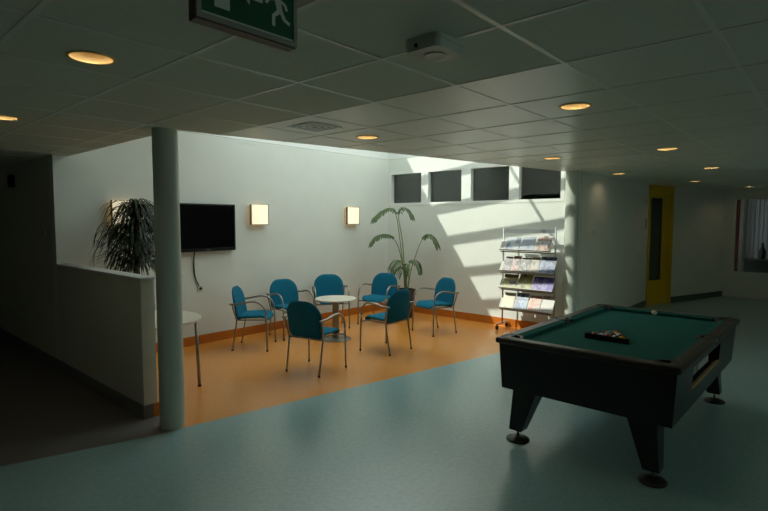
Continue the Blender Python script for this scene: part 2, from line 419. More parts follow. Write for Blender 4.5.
# columns
def column(name, x, y, r, ztop):
    bm = B(); lathe(bm, [(r, 0), (r, ztop)], x, y, 40)
    o = struct(name, bm, M['column'], smooth=True); return o
column('column', 1.957, 4.075, .097, CEIL+.02)
column('column_corner', 7.50, 2.935, .10, CEIL+.02)

# yellow door
bm = B()
box(bm, 0, .83, -.02, .12, 2.26, CEIL); box(bm, 0, .05, -.02, .12, 0, 2.26); box(bm, .77, .83, -.02, .12, 0, 2.26)
dr = struct('door_1', xform(bm, RD), M['yellow'])
bm = B(); box(bm, .05, .77, .03, .07, 0, .50); box(bm, .05, .08, .03, .07, .5, 2.26); box(bm, .53, .77, .03, .07, .5, 2.26); box(bm, .08, .53, .03, .07, 2.18, 2.26)
lf = obj('door_leaf', xform(bm, RD), M['yellow'], dr)
obj('pane', xform(bx(.08, .53, .045, .052, .5, 2.18), RD), M['pane_dark'], lf)
bm = B(); tube(bm, smooth_path([(.60, .03, 1.05), (.60, -.02, 1.05), (.66, -.03, 1.05), (.72, -.03, 1.05)], 4), .009, 8)
obj('door_handle', xform(bm, RD), M['chrome'], lf)

# ------------------------------------------------------------------ chairs
def make_chair(label):
    t = thing('visitor_chair', label, 'chair', group='blue armchairs around the round table')
    # seat: u along depth, v along width
    ol = rrect(-.205, .235, -.225, .225, (.05, .09, .09, .05))
    def fs(u, v, w):
        drop = -.05*max(0, (u-.12)/.115)**2 + .012*(v/.225)**2 - .02*max(0, (-u-.02)/.18)
        return (u, v, .445+drop+w)
    obj('seat', pad(B(), ol, .055, fs), M['fabric_blue'], t, 'all')
    ol = rrect(-.243, .243, .0, .425, (.07, .07, .18, .18), 9)
    def fb(u, v, w):
        lean = .02+.30*v; curve = .045*(1-(u/.243)**2)
        return (-.140-lean*.62-curve*.6+w, u, .400+v)
    bk = obj('backrest', pad(B(), ol, .05, fb), M['fabric_blue'], t, 'all')
    for s in (-1, 1):
        p = [(.228, s*.268, .0), (.224, s*.266, .25), (.216, s*.264, .47)]
        lg = obj('leg', tube(B(), smooth_path(p, 3), .0105), M['chrome'], t, 'all')
        obj('rubber_foot', lathe(B(), [(.013, 0), (.013, .022)], .228, s*.268, 12), M['rubber'], lg, True)
        p = [(.216, s*.264, .47), (.205, s*.264, .54), (.165, s*.266, .61), (.10, s*.268, .648), (.02, s*.268, .653), (-.07, s*.267, .638), (-.16, s*.265, .622), (-.255, s*.262, .622)]
        obj('armrest', tube(B(), smooth_path(p, 5), .0125), M['chrome'], t, 'all')
        p = [(-.238, s*.228, .0), (-.205, s*.232, .2), (-.175, s*.236, .385), (-.182, s*.245, .45), (-.205, s*.256, .54), (-.222, s*.263, .622)]
        lg = obj('leg', tube(B(), smooth_path(p, 4), .0105), M['chrome'], t, 'all')
        obj('rubber_foot', lathe(B(), [(.013, 0), (.013, .022)], -.238, s*.228, 12), M['rubber'], lg, True)
    bm = B()
    tube(bm, [(.21, -.264, .395), (.21, .264, .395)], .010, 8); tube(bm, [(-.172, -.236, .395), (-.172, .236, .395)], .010, 8)
    for s in (-1, 1): tube(bm, [(-.175, s*.17, .398), (.21, s*.17, .398)], .009, 8)
    obj('seat_frame', bm, M['chrome'], t, 'all')
    return t
CH = [((3.985, 5.86), -48, 'blue armchair at the left end of the ring, seen side-on facing right, nearest the television'),
      ((4.75, 6.04), 264, 'blue armchair against the back wall under the middle wall lamp, behind the dark-backed chair'),
      ((5.59, 6.09), 236, 'blue armchair against the back wall directly behind the round table'),
      ((6.28, 5.66), 192, 'blue armchair facing the viewer just in front of the potted palm'),
      ((6.38, 4.59), 163, 'blue armchair at the right end of the ring, beside the sunlit wall'),
      ((3.835, 4.44), 12, 'blue armchair nearest the viewer, its dark back turned, left in front of the round table'),
      ((5.06, 4.42), 92, 'blue armchair with its dark back turned, right in front of the round table')]
c0 = None
for (x, y), a, lb in CH:
    if c0 is None: c0 = make_chair(lb); c0.location = (x, y, 0); c0.rotation_euler = (0, 0, math.radians(a))
    else: dup(c0, (x, y, 0), math.radians(a), lb)

# round low table
t = thing('round_table', 'low round pale table on one grey column in the ring of blue chairs', 'table', (5.03, 5.37, 0))
obj('tabletop', lathe(B(), [(.0, .572), (.275, .572), (.295, .578), (.297, .590), (.29, .597), (0, .597)], n=48), M['table_white'], t, True)
obj('pedestal', lathe(B(), [(.048, .02), (.048, .55), (.10, .572)], n=28), M['steel_dark'], t, True)
obj('base', lathe(B(), [(.215, 0), (.215, .008), (.20, .016), (.06, .024), (0, .025)], n=40), M['steel_dark'], t, True)
# side table by the half wall
t = thing('side_table', 'pale rounded side table on slanted grey legs, mostly behind the column', 'table', (2.0, 4.66, 0))
ol = rrect(.0, .735, .0, 1.0, (.03, .43, .43, .03), 10)
obj('tabletop', prism(B(), ol, .697, .72), M['table_white'], t)
for (a, b) in (((.67, .19), (.63, .20)), ((.12, .16), (.06, .14)), ((.60, .78), (.62, .80)), ((.12, .86), (.06, .88))):
    lg = obj('leg', tube(B(), [(a[0]-.04, a[1]+(.06 if a[1] < .6 else -.06), .697), (b[0], b[1], .0)], .016, 10), M['steel_dark'], t, 'all')
    obj('rubber_foot', lathe(B(), [(.018, 0), (.018, .02)], b[0], b[1], 12), M['rubber'], lg, True)

# ------------------------------------------------------------------ television
t = thing('television', 'black flat television on the back wall with its cord hanging below', 'television', (3.68, YA, 1.612))
w2, h2 = .425, .325
obj('housing', bx(-w2, w2, -.075, -.03, -h2, h2, .006), M['tv'], t)
obj('bezel', (lambda b: (box(b, -w2, w2, -.082, -.075, h2-.022, h2), box(b, -w2, w2, -.082, -.075, -h2, -h2+.045), box(b, -w2, -w2+.022, -.082, -.075, -h2+.045, h2-.022), box(b, w2-.022, w2, -.082, -.075, -h2+.045, h2-.022), b)[-1])(B()), M['tv'], t)
obj('screen', bx(-w2+.022, w2-.022, -.0765, -.075, -h2+.045, h2-.022), M['screen'], t)
obj('logo', bx(-.03, .03, -.0835, -.082, -h2+.012, -h2+.028), M['lamp_metal'], t)
obj('wall_bracket', bx(-.15, .15, -.03, 0, -.15, .15), M['lamp_metal'], t)
obj('power_cord', tube(B(), smooth_path([(-.185, -.05, -h2+.02), (-.185, -.02, -.42), (-.18, -.012, -.60), (-.16, -.012, -.70), (-.115, -.012, -.80)], 6), .008, 8), M['black_plastic'], t, 'all')
t = thing('wall_socket', 'small pale wall socket below the end of the television cord', 'socket', (3.585, YA, .775))
obj('plate', bx(-.04, .04, -.012, 0, -.04, .04, .003), M['plastic_white'], t)
obj('plug', lathe(B(), [(.018, .0), (.018, .03)], n=14), M['black_plastic'], t, True).rotation_euler = (PI/2, 0, 0)

# wall lamps
def sconce(x, label):
    t = thing('wall_lamp', label, 'wall lamp', (x, YA, 1.80), 0, 'square wall lamps on the back wall')
    obj('back_plate', bx(-.13, .13, -.015, 0, -.13, .13), M['lamp_metal'], t)
    obj('inner_glass', bx(-.138, .138, -.06, -.015, -.135, .135, .004), M['opal_side'], t)
    bm = B(); box(bm, -.146, .146, -.085, -.045, -.154, -.146); box(bm, -.146, .146, -.085, -.045, .146, .152); box(bm, -.152, -.146, -.092, -.045, -.154, .152); box(bm, .146, .152, -.092, -.045, -.154, .152)
    obj('metal_frame', bm, M['lamp_metal'], t)
    bm = B(); n = 12
    def pf(i): u = -1+2*i/n; return (u*.145, -.085-.018*(1-u*u))
    fr = [bm.verts.new((*pf(i), z)) for z in (-.145, .145) for i in range(n+1)]
    bk = [bm.verts.new((pf(i)[0], -.062, z)) for z in (-.145, .145) for i in range(n+1)]
    for i in range(n):
        bm.faces.new((fr[i], fr[i+1], fr[n+2+i], fr[n+1+i])); bm.faces.new((bk[i+1], bk[i], bk[n+1+i], bk[n+2+i]))
        bm.faces.new((fr[i], bk[i], bk[i+1], fr[i+1])); bm.faces.new((fr[n+1+i], fr[n+2+i], bk[n+2+i], bk[n+1+i]))
    bm.faces.new((fr[0], fr[n+1], bk[n+1], bk[0])); bm.faces.new((fr[n], bk[n], bk[2*n+1], fr[2*n+1]))
    obj('front_panel', bm, M['opal'], t, True)
    return t
s0 = sconce(2.59, 'lit square wall lamp half hidden behind the bushy plant')
dup(s0, (4.525, YA, 1.80), None, 'lit square wall lamp just to the right of the television')
dup(s0, (6.50, YA, 1.80), None, 'lit square wall lamp closest to the corner with the potted palm')

# ------------------------------------------------------------------ plants
def blade(bm, path, w, up=Vector((0, 0, 1)), fold=.25, taper=1.0):
    k = len(path); prev = None
    for i, p in enumerate(path):
        p = Vector(p); d = (Vector(path[min(i+1, k-1)])-Vector(path[max(i-1, 0)])).normalized()
        s = d.cross(up)
        if s.length < 1e-3: s = Vector((1, 0, 0))
        s.normalize(); nn = s.cross(d)
        f = i/(k-1); ww = w*(math.sin(PI*min(1, (f*.88+.12)))**.7)*taper
        cur = [bm.verts.new(p - s*ww/2 + nn*ww*fold), bm.verts.new(p), bm.verts.new(p + s*ww/2 + nn*ww*fold)]
        if prev:
            bm.faces.new((prev[0], prev[1], cur[1], cur[0])); bm.faces.new((prev[1], prev[2], cur[2], cur[1]))
        prev = cur
def frond(base, ctrl, nl, L, parent, droop=.6):
    path = smooth_path([base]+ctrl, 8); k = len(path)
    o = obj('frond_stem', tube(B(), path, [.011*(1-.75*i/(k-1)) for i in range(k)], 6), M['stem'], parent, 'all')
    bm = B(); start = int(k*.55)
    for q in range(nl):
        f = q/(nl-1); idx = start + f*(k-1-start); i = min(int(idx), k-2); p = path[i].lerp(path[i+1], idx-i); d = (path[i+1]-path[i]).normalized()
        side0 = d.cross(Vector((0, 0, 1))).normalized()
        for s in (-1, 1):
            ln = L*(.55+.45*math.sin(PI*(.15+.8*f)))*(random.uniform(.85, 1.1))
            o1 = (side0*s*.75 + d*(.55+.5*f)).normalized()
            a = p + o1*ln*.4 + Vector((0, 0, .02)); b = p + o1*ln*.8 - Vector((0, 0, ln*droop*.25)); c = p + o1*ln*1.0 - Vector((0, 0, ln*droop*.65))
            blade(bm, [Vector((min(q.x, 7.50-PP.x), min(q.y, 6.52-PP.y), q.z)) for q in smooth_path([p, a, b, c], 3)], .036, fold=.12)
    obj('leaflets', bm, M['palm'], o)
    return o
PP = Vector((7.04, 5.70, 0))
t = thing('potted_palm', 'tall thin palm in a brown pot in the corner behind the blue chairs', 'potted plant', PP)
obj('pot', lathe(B(), [(.12, 0), (.135, .02), (.165, .40), (.178, .42), (.178, .50), (.158, .50), (.15, .46), (0, .46)], n=32), M['pot'], t, True)
obj('soil', lathe(B(), [(0, .455), (.15, .462), (.10, .475), (0, .48)], n=24), M['soil'], t, True)
R = Vector((.662, -.75, 0)); F = Vector((.75, .662, 0))   # image right and away
def at(r, f, z): return R*r + F*f + Vector((0, 0, z))
frond((0, 0, .46), [at(-.05, 0, .9), at(-.11, .02, 1.40), at(-.17, .02, 1.78), at(-.25, .0, 1.90), at(-.40, -.04, 1.87), at(-.54, -.08, 1.76)], 15, .18, t, .8)
frond((.02, 0, .46), [at(-.03, .0, .95), at(-.07, .02, 1.4), at(-.13, .04, 1.76), at(-.09, .02, 1.90), at(.0, .0, 1.90), at(.08, -.03, 1.82)], 12, .17, t, .8)
frond((-.02, .01, .46), [at(-.04, -.03, .8), at(-.10, -.06, 1.12), at(-.19, -.10, 1.36), at(-.33, -.14, 1.45), at(-.48, -.18, 1.43), at(-.58, -.2, 1.35)], 16, .18, t, .7)
frond((.02, -.02, .46), [at(.08, -.02, .8), at(.17, -.04, 1.10), at(.26, -.06, 1.34), at(.35, -.08, 1.44), at(.44, -.11, 1.42), at(.51, -.14, 1.34)], 14, .19, t, .9)
frond((0, .02, .46), [at(-.02, -.03, .7), at(-.05, -.08, .92), at(-.12, -.12, 1.0), at(-.20, -.16, .97), at(-.26, -.2, .88)], 9, .17, t, .7)
frond((.01, -.01, .46), [at(.01, -.04, .7), at(.04, -.1, .90), at(.09, -.16, 1.0), at(.16, -.2, .98), at(.22, -.22, .88)], 9, .17, t, .7)
frond((0, 0, .46), [at(.0, -.06, .65), at(-.01, -.12, .84), at(-.03, -.2, .94), at(-.05, -.30, .92), at(-.06, -.36, .82)], 8, .16, t, .7)
frond((0, 0, .46), [at(.0, .04, .62), at(-.02, .08, .78), at(-.08, .1, .86), at(-.14, .1, .84), at(-.2, .1, .76)], 7, .13, t, .7)
# bushy strap leaf plant behind the half wall
t = thing('bushy_plant', 'bushy dark plant with drooping strap leaves behind the half-height wall', 'potted plant', (2.49, 5.96, 0))
obj('pot', lathe(B(), [(.12, 0), (.14, .02), (.17, .34), (.18, .36), (.18, .40), (.165, .40), (.17, .36), (0, .36)], n=32), M['pot'], t, True)
obj('trunk', tube(B(), smooth_path([(0, 0, .36), (.02, .01, .8), (-.01, 0, 1.2), (.01, 0, 1.82)], 6), [.03]*18+[.018], 10), M['bark'], t, 'all')
bm = B(); rs = random.Random(3)
for i in range(620):
    z = 1.84 - .70*(rs.random()**1.0); a = rs.uniform(0, 2*PI); el = rs.uniform(.1, 1.0) + (rs.uniform(.1, .6) if z > 1.68 else 0)
    el = min(el, 1.35); L = rs.uniform(.30, .50); c, s = math.cos(a), math.sin(a)
    hx = math.cos(el); r0 = .01+.16*rs.random()*(1 if z < 1.65 else .35)
    p0 = Vector((c*r0, s*r0, z)); p1 = p0 + Vector((c*hx, s*hx, math.sin(el)))*L*.32
    p2 = p1 + Vector((c*.75, s*.75, -.28))*L*.36; p3 = p2 + Vector((c*.45, s*.45, -.85))*L*rs.uniform(.22, .5)
    def lim(p):
        q = p.copy(); q.x = max(q.x, -.47); q.y = min(q.y, .57); return q
    blade(bm, smooth_path([lim(p0), lim(p1), lim(p2), lim(p3)], 3), rs.uniform(.014, .024), fold=.15)
obj('foliage', bm, M['dark_leaf'], t)

# ------------------------------------------------------------------ magazine rack
XR = 7.33; YL, YR = 3.95, 3.10
t = thing('magazine_rack', 'silver wheeled magazine rack with four sloping shelves against the sunlit wall', 'magazine rack', (0, 0, 0))
for y in (YL, YR): obj('post', tube(B(), [(XR, y, .09), (XR, y, 1.615)], .013, 10), M['rack_metal'], t, 'all')
obj('top_panel', bx(XR-.006, XR+.006, YR, YL, 1.525, 1.585), M['rack_metal'], t)
for y in (YL, YR):
    ft = obj('foot_bar', bx(XR-.19, XR+.17, y-.014, y+.014, .075, .095, .003), M['rack_metal'], t)
    for x in (XR-.165, XR+.145):
        wb = B(); lathe(wb, [(.010, -.014), (.030, -.014), (.034, -.008), (.034, .008), (.030, .014), (.010, .014)], n=20)
        xform(wb, Matrix.Translation((x, y, .034)) @ Matrix.Rotation(PI/2, 4, 'X')); tube(wb, [(x, y, .034), (x, y, .076)], .007, 8)
        obj('caster', wb, M['rubber'], ft, True)
ROWS = [(1.262, 1.475), (.935, 1.165), (.672, .890), (.355, .590)]
XF, XK = 7.185, 7.325
def slope_pt(row, y, s, off=0.):
    z0, z1 = ROWS[row]; n = Vector((-(z1-z0), 0, XK-XF)).normalized()
    return Vector((XF+(XK-XF)*s, y, z0+(z1-z0)*s)) + n*off
def slab(bm, row, y0, y1, s0, s1, o0, o1, mi=0):
    v = [bm.verts.new(slope_pt(row, y, s, o)) for o in (o0, o1) for (y, s) in ((y0, s0), (y1, s0), (y1, s1), (y0, s1))]
    for q in ((3, 2, 1, 0), (4, 5, 6, 7), (0, 1, 5, 4), (1, 2, 6, 5), (2, 3, 7, 6), (3, 0, 4, 7)):
        bm.faces.new([v[i] for i in q]).material_index = mi
for r in range(4):
    bm = B(); slab(bm, r, YR+.012, YL-.012, 0, .62, -.004, 0); slab(bm, r, YR+.012, YL-.012, -.02, 0, -.004, .028)
    z0 = ROWS[r][0]; box(bm, XF+.02, XR, YR+.014, YL-.014, z0-.035, z0-.02)
    sh = obj('shelf', bm, M['rack_shelf'], t)
def cover(name, base, pats, scale=9., seed=0):
    m = mat(name, base, .4); nt = m.node_tree; b = nt.nodes['Principled BSDF']
    tc = nt.nodes.new('ShaderNodeTexCoord'); mp = nt.nodes.new('ShaderNodeMapping'); mp.inputs['Location'].default_value = (seed*1.7, seed*.9, seed*2.3)
    n = nt.nodes.new('ShaderNodeTexNoise'); n.inputs['Scale'].default_value = scale; n.inputs['Detail'].default_value = 2.5
    r = nt.nodes.new('ShaderNodeValToRGB'); els = r.color_ramp.elements; cols = [base]+pats
    els[0].position = .36; els[0].color = (*lin(cols[0]), 1); els[1].position = .68; els[1].color = (*lin(cols[-1]), 1)
    for i, c in enumerate(cols[1:-1]):
        e = els.new(.36+.32*(i+1)/(len(cols)-1)); e.color = (*lin(c), 1)
    nt.links.new(tc.outputs['Object'], mp.inputs[0]); nt.links.new(mp.outputs[0], n.inputs['Vector']); nt.links.new(n.outputs['Fac'], r.inputs[0]); nt.links.new(r.outputs[0], b.inputs['Base Color'])
    return m
PAPER = mat('paper_edges', (232, 230, 222), .7)
MAGS = [(0, 3.86, 3.62, (205, 214, 220), [(235, 238, 240), (150, 165, 180)], 'pale grey magazine at the left end of the top rack shelf'),
        (0, 3.60, 3.38, (196, 204, 214), [(206, 212, 220), (182, 192, 206)], 'plain blue-grey leaflet in the middle of the top rack shelf'),
        (0, 3.36, 3.13, (236, 226, 216), [(214, 180, 160), (150, 120, 112), (240, 240, 238)], 'magazine with a pink face-like cover at the right end of the top rack shelf'),
        (1, 3.90, 3.76, (96, 84, 90), [(190, 180, 185), (60, 50, 60)], 'dark grey magazine at the left end of the second rack shelf'),
        (1, 3.75, 3.62, (226, 196, 190), [(180, 120, 120), (240, 230, 226)], 'pinkish magazine second from the left on the second rack shelf'),
        (1, 3.61, 3.45, (236, 234, 230), [(30, 30, 34), (225, 220, 216)], 'black and white magazine in the middle of the second rack shelf'),
        (1, 3.44, 3.31, (70, 56, 56), [(214, 190, 170), (230, 226, 220)], 'dark and cream magazine second from the right on the second rack shelf'),
        (1, 3.30, 3.06, (80, 104, 160), [(190, 204, 226), (60, 70, 120)], 'blue magazine at the right end of the second rack shelf'),
        (2, 3.90, 3.66, (206, 206, 140), [(160, 160, 100), (230, 224, 180), (120, 90, 100)], 'yellow-green magazine at the left end of the third rack shelf'),
        (2, 3.64, 3.42, (214, 212, 130), [(150, 150, 80), (226, 222, 170)], 'yellow-green magazine in the middle of the third rack shelf'),
        (2, 3.40, 3.08, (104, 84, 176), [(190, 180, 226), (84, 62, 150)], 'purple magazine at the right end of the third rack shelf'),
        (3, 3.90, 3.70, (240, 236, 200), [(250, 248, 232), (226, 218, 170)], 'cream magazine at the left end of the bottom rack shelf'),
        (3, 3.68, 3.48, (150, 180, 216), [(226, 234, 242), (90, 120, 170)], 'light blue magazine second from the left on the bottom rack shelf'),
        (3, 3.46, 3.27, (236, 206, 190), [(214, 150, 130), (246, 236, 228)], 'pink magazine third from the left on the bottom rack shelf'),
        (3, 3.26, 3.07, (246, 244, 240), [(236, 230, 226), (252, 250, 248)], 'white magazine at the right end of the bottom rack shelf')]
for i, (r, y1, y0, base, pats, lb) in enumerate(MAGS):
    dk = lambda c: tuple(max(0, min(255, int(.68*(sum(c)/3+(v-sum(c)/3)*1.7)))) for v in c)
    mm = cover('magazine_cover_%d' % i, dk(base), [dk(c) for c in pats] + [tuple(int(v*.36) for v in pats[0])], 7.5, i+1)
    root = slope_pt(r, (y0+y1)/2, 0); bm = B()
    top = .90 + .12*((i*7) % 5)/4
    slab(bm, r, y0, y1, .01, top, .0012, .007, 0)
    xform(bm, Matrix.Translation(-root)); bm.normal_update()
    o = obj('magazine', bm, PAPER, loc=root)
    tag(o, lb, 'magazine', 'magazines on the wheeled rack')
    bm = B(); slab(bm, r, y0+.003, y1-.003, .02, top-.01, .0071, .0082); xform(bm, Matrix.Translation(-root))
    obj('cover', bm, mm, o)

# ------------------------------------------------------------------ pool table
PT = Matrix.Translation((4.63, 1.30, 0)) @ Matrix.Rotation(math.radians(-.9), 4, 'Z')
HL, HWd, ZR = 1.112, .645, .803
t = thing('pool_table', 'black coin-operated pool table with green cloth on tapered legs', 'pool table')
t.matrix_world = PT
# cabinet (tapered walls with an opening in the right long side)
def ring(bm, hl, hw, z): return [bm.verts.new(p) for p in ((-hl, -hw, z), (hl, -hw, z), (hl, hw, z), (-hl, hw, z))]
bm = B()
t0 = ring(bm, HL-.022, HWd-.026, ZR-.035); b0 = ring(bm, HL-.036, HWd-.048, .405)
for k in (1, 2, 3): bm.faces.new((b0[k], b0[(k+1) % 4], t0[(k+1) % 4], t0[k]))
# right side (-y) with opening x0..x1 (local), as a grid
def side(x, f):  # x in local, f 0 bottom .. 1 top
    hw = (HWd-.048)*(1-f)+(HWd-.026)*f; return Vector((x, -hw, .405+(ZR-.035-.405)*f))
hlb, hlt = HL-.036, HL-.022
OX0, OX1, OF0, OF1 = -.62, .36, .38, .81
def sv(x, f): return bm.verts.new(side(x, f))
def xe(s, f): return s*(hlb*(1-f)+hlt*f)
fr = [0, OF0, OF1, 1.0]
cols = lambda f: [xe(-1, f), OX0, OX1, xe(1, f)]
G = [[sv(x, f) for x in cols(f)] for f in fr]
for a in range(3):
    for b in range(3):
        if (a, b) == (1, 1): continue
        bm.faces.new((G[a][b], G[a][b+1], G[a+1][b+1], G[a+1][b]))
# recess
dpt = Vector((0, .16, 0)); q = [G[1][1], G[1][2], G[2][2], G[2][1]]; ib = [bm.verts.new(v.co+dpt) for v in q]
for k in range(4): bm.faces.new((q[k], q[(k+1) % 4], ib[(k+1) % 4], ib[k]))
bm.faces.new(ib)
bm.faces.new(b0)
bmesh.ops.remove_doubles(bm, verts=bm.verts, dist=.0005)
obj('cabinet', bm, M['black'], t)
bm = B(); p0, p1 = side(OX0, OF0), side(OX1, OF0)
box(bm, OX0, OX1, p0.y-.004, p0.y+.018, p0.z, p0.z+.012); obj('ball_ledge', bm, M['ledge_wood'], t)
bm = B()
for x0_, x1_ in ((OX0+.12, OX0+.42), (OX0+.46, OX0+.84)): box(bm, x0_, x1_, p0.y+.05, p0.y+.06, p0.z+.022, p0.z+.075)
obj('return_plate', bm, M['vent_grey'], t)
# rails: top frame with pocket cut-outs, cushions, cloth
ZC = ZR-.038; RW = .088; CW = .052
bm = B()
def ringbox(bm, ho, wo, hi, wi, z0, z1, bev=.0):
    o0, i0 = ring(bm, ho, wo, z0), ring(bm, hi, wi, z0); o1, i1 = ring(bm, ho, wo, z1), ring(bm, hi, wi, z1)
    for k in range(4):
        j = (k+1) % 4
        bm.faces.new((o0[k], o0[j], o1[j], o1[k])); bm.faces.new((i0[j], i0[k], i1[k], i1[j])); bm.faces.new((o1[k], o1[j], i1[j], i1[k])); bm.faces.new((o0[j], o0[k], i0[k], i0[j]))
    if bev:
        es = [e for e in bm.edges if e.is_valid and abs(e.verts[0].co.x) > hi+.005 or abs(e.verts[0].co.y) > wi+.005]
        es = [e for e in es if all(abs(v.co.x) > hi+.005 or abs(v.co.y) > wi+.005 for v in e.verts)]
        bmesh.ops.bevel(bm, geom=es, offset=bev, segments=3, profile=.5, affect='EDGES')
ringbox(bm, HL, HWd, HL-RW, HWd-RW, ZR-.045, ZR, .015)
obj('rail_frame', bm, M['rail'], t, True)
obj('playing_cloth', bx(-HL+RW-.02, HL-RW+.02, -HWd+RW-.02, HWd-RW+.02, ZC-.02, ZC), M['slate_cloth'], t)
def cushion(x0, x1, y0, y1, dx, dy):
    """wedge along an edge; inner nose offset by dx,dy"""
    bm = B(); z0, z1 = ZC, ZR-.002
    if dy:   # runs along x
        c = .03
        A = [(x0, y0, z0), (x1, y0, z0), (x1, y0, z1), (x0, y0, z1)]; N = [(x0+c, y0+dy*.85, z0), (x1-c, y0+dy*.85, z0), (x1-c, y0+dy, z1-.008), (x0+c, y0+dy, z1-.008)]
    else:
        c = .03
        A = [(x0, y0, z0), (x0, y1, z0), (x0, y1, z1), (x0, y0, z1)]; N = [(x0+dx*.85, y0+c, z0), (x0+dx*.85, y1-c, z0), (x0+dx, y1-c, z1-.008), (x0+dx, y0+c, z1-.008)]
    a = [bm.verts.new(p) for p in A]; n = [bm.verts.new(p) for p in N]
    bm.faces.new(a); bm.faces.new(n)
    for k in range(4): bm.faces.new((a[k], a[(k+1) % 4], n[(k+1) % 4], n[k]))
    obj('cushion', bm, M['slate_cloth'], t)
xi, yi, pk = HL-RW, HWd-RW, .075
cushion(-xi+pk, -.06, yi, yi, 0, -CW); cushion(.06, xi-pk, yi, yi, 0, -CW)
cushion(-xi+pk, -.06, -yi, -yi, 0, CW); cushion(.06, xi-pk, -yi, -yi, 0, CW)
cushion(-xi, -xi, -yi+pk, yi-pk, CW, 0); cushion(xi, xi, -yi+pk, yi-pk, -CW, 0)
for (px, py, rr) in ((-xi+.01, yi-.01, .06), (xi-.01, yi-.01, .06), (-xi+.01, -yi+.01, .06), (xi-.01, -yi+.01, .06), (0, yi+.02, .055), (0, -yi-.02, .055)):
    bm = B(); lathe(bm, [(rr, ZC+.0015), (rr, ZR+.0012), (rr+.026, ZR+.0016), (rr+.028, ZR-.001), (rr+.028, ZC+.0015)], px, py, 24, close=False)
    lathe(bm, [(0, ZC+.0015), (rr, ZC+.0015)], px, py, 24, close=False)
    obj('pocket', bm, M['black_plastic'], t, True)
for sx in (-1, 1):
    for sy in (-1, 1):
        bm = B(); xo, yo = sx*(HL-.10), sy*(HWd-.10)
        # outer corner at xo,yo at top; leg narrows toward its outer side
        xo, yo = sx*1.066, sy*.508; tq = [(xo, yo), (xo-sx*.19, yo), (xo-sx*.19, yo-sy*.19), (xo, yo-sy*.19)]
        xo2, yo2 = sx*1.072, sy*.535
        bq = [(xo2, yo2), (xo2-sx*.105, yo2), (xo2-sx*.105, yo2-sy*.105), (xo2, yo2-sy*.105)]
        a = [bm.verts.new((*p, .415)) for p in tq]; b = [bm.verts.new((*p, .085)) for p in bq]
        bm.faces.new(a); bm.faces.new(b)
        for k in range(4): bm.faces.new((a[k], a[(k+1) % 4], b[(k+1) % 4], b[k]))
        bmesh.ops.bevel(bm, geom=[e for e in bm.edges], offset=.008, segments=2, affect='EDGES', profile=.5)
        lg = obj('leg', bm, M['black'], t)
        cx, cy = xo2-sx*.0525, yo2-sy*.0525
        obj('leveller_bolt', tube(B(), [(cx, cy, .03), (cx, cy, .09)], .01, 10), M['lamp_metal'], lg, 'all')
        obj('foot_disc', lathe(B(), [(0, 0), (.087, 0), (.089, .008), (.08, .018), (.03, .034), (0, .036)], cx, cy, 36), M['black_plastic'], lg, True)
# balls in the triangle
def onpt(x, y, z): return PT @ Vector((x, y, z))
BR = .0265
tri = thing('ball_triangle', 'black triangular rack lying on the green cloth around the balls', 'triangle rack', PT @ Vector((-.41, .01, ZC+.0006)), math.radians(-1.6))
bm = B(); hs = .172
def tripts(r):
    h = r*math.sqrt(3); return [(-h/3, -r), (h*2/3, 0), (-h/3, r)]
oo, ii = tripts(hs+.006), tripts(hs-.016)
vo = [[bm.verts.new((*p, z)) for p in oo] for z in (0, .042)]; vi = [[bm.verts.new((*p, z)) for p in ii] for z in (0, .042)]
for k in range(3):
    j = (k+1) % 3
    bm.faces.new((vo[0][k], vo[0][j], vo[1][j], vo[1][k])); bm.faces.new((vi[0][j], vi[0][k], vi[1][k], vi[1][j])); bm.faces.new((vo[1][k], vo[1][j], vi[1][j], vi[1][k])); bm.faces.new((vo[0][j], vo[0][k], vi[0][k], vi[0][j]))
bmesh.ops.bevel(bm, geom=[e for e in bm.edges if abs(e.verts[0].co.z-e.verts[1].co.z) > .03 and e.verts[0].co.length > .18], offset=.02, segments=3, affect='EDGES', profile=.5)
obj('frame', bm, M['black_plastic'], tri)
BC = [('yellow', (214, 166, 30)), ('blue', (30, 50, 140)), ('red', (180, 36, 30)), ('purple', (84, 44, 110)), ('orange', (214, 104, 30)), ('green', (20, 96, 60)), ('maroon', (110, 26, 34)), ('black', (14, 14, 14))]
WHITE = mat('ball_white', (236, 230, 212), .12)
def ball(bm, r, stripe):
    bmesh.ops.create_uvsphere(bm, u_segments=24, v_segments=16, radius=r)
    if stripe:
        for f in bm.faces:
            if abs(f.calc_center_median().z) > r*.55: f.material_index = 1
    return bm
spots = []
hr = BR*math.sqrt(3)
for row in range(5):
    for k in range(5-row):
        spots.append((-2*hr*.667-.0+row*hr, (k-(4-row)/2)*2*BR))
order = [0, 9, 2, 11, 4, 6, 7, 13, 1, 10, 3, 14, 8, 5, 12]
for n, (sx, sy) in zip(order, spots):
    nm, cc = BC[n if n < 8 else n-8]; st = n >= 8
    m = bpy.data.materials.get('ball_'+nm) or mat('ball_'+nm, cc, .12)
    o = obj('pool_ball', ball(B(), BR-.0006, st), [m, WHITE], None, 'all', PT @ Vector((-.41+sx, .01+sy, ZC+BR)))
    o.rotation_euler = (random.uniform(-.9, .9), random.uniform(-.9, .9), random.uniform(0, 6))
    tag(o, ('white pool ball with a %s stripe' if st else 'solid %s pool ball') % nm + ' in the black triangle on the pool table', 'pool ball', 'pool balls in the triangle')
o = obj('cue_ball', ball(B(), .026, False), WHITE, None, 'all', (5.60, 1.335, ZC+.0268)); tag(o, 'white cue ball alone near the far end of the green cloth', 'pool ball')

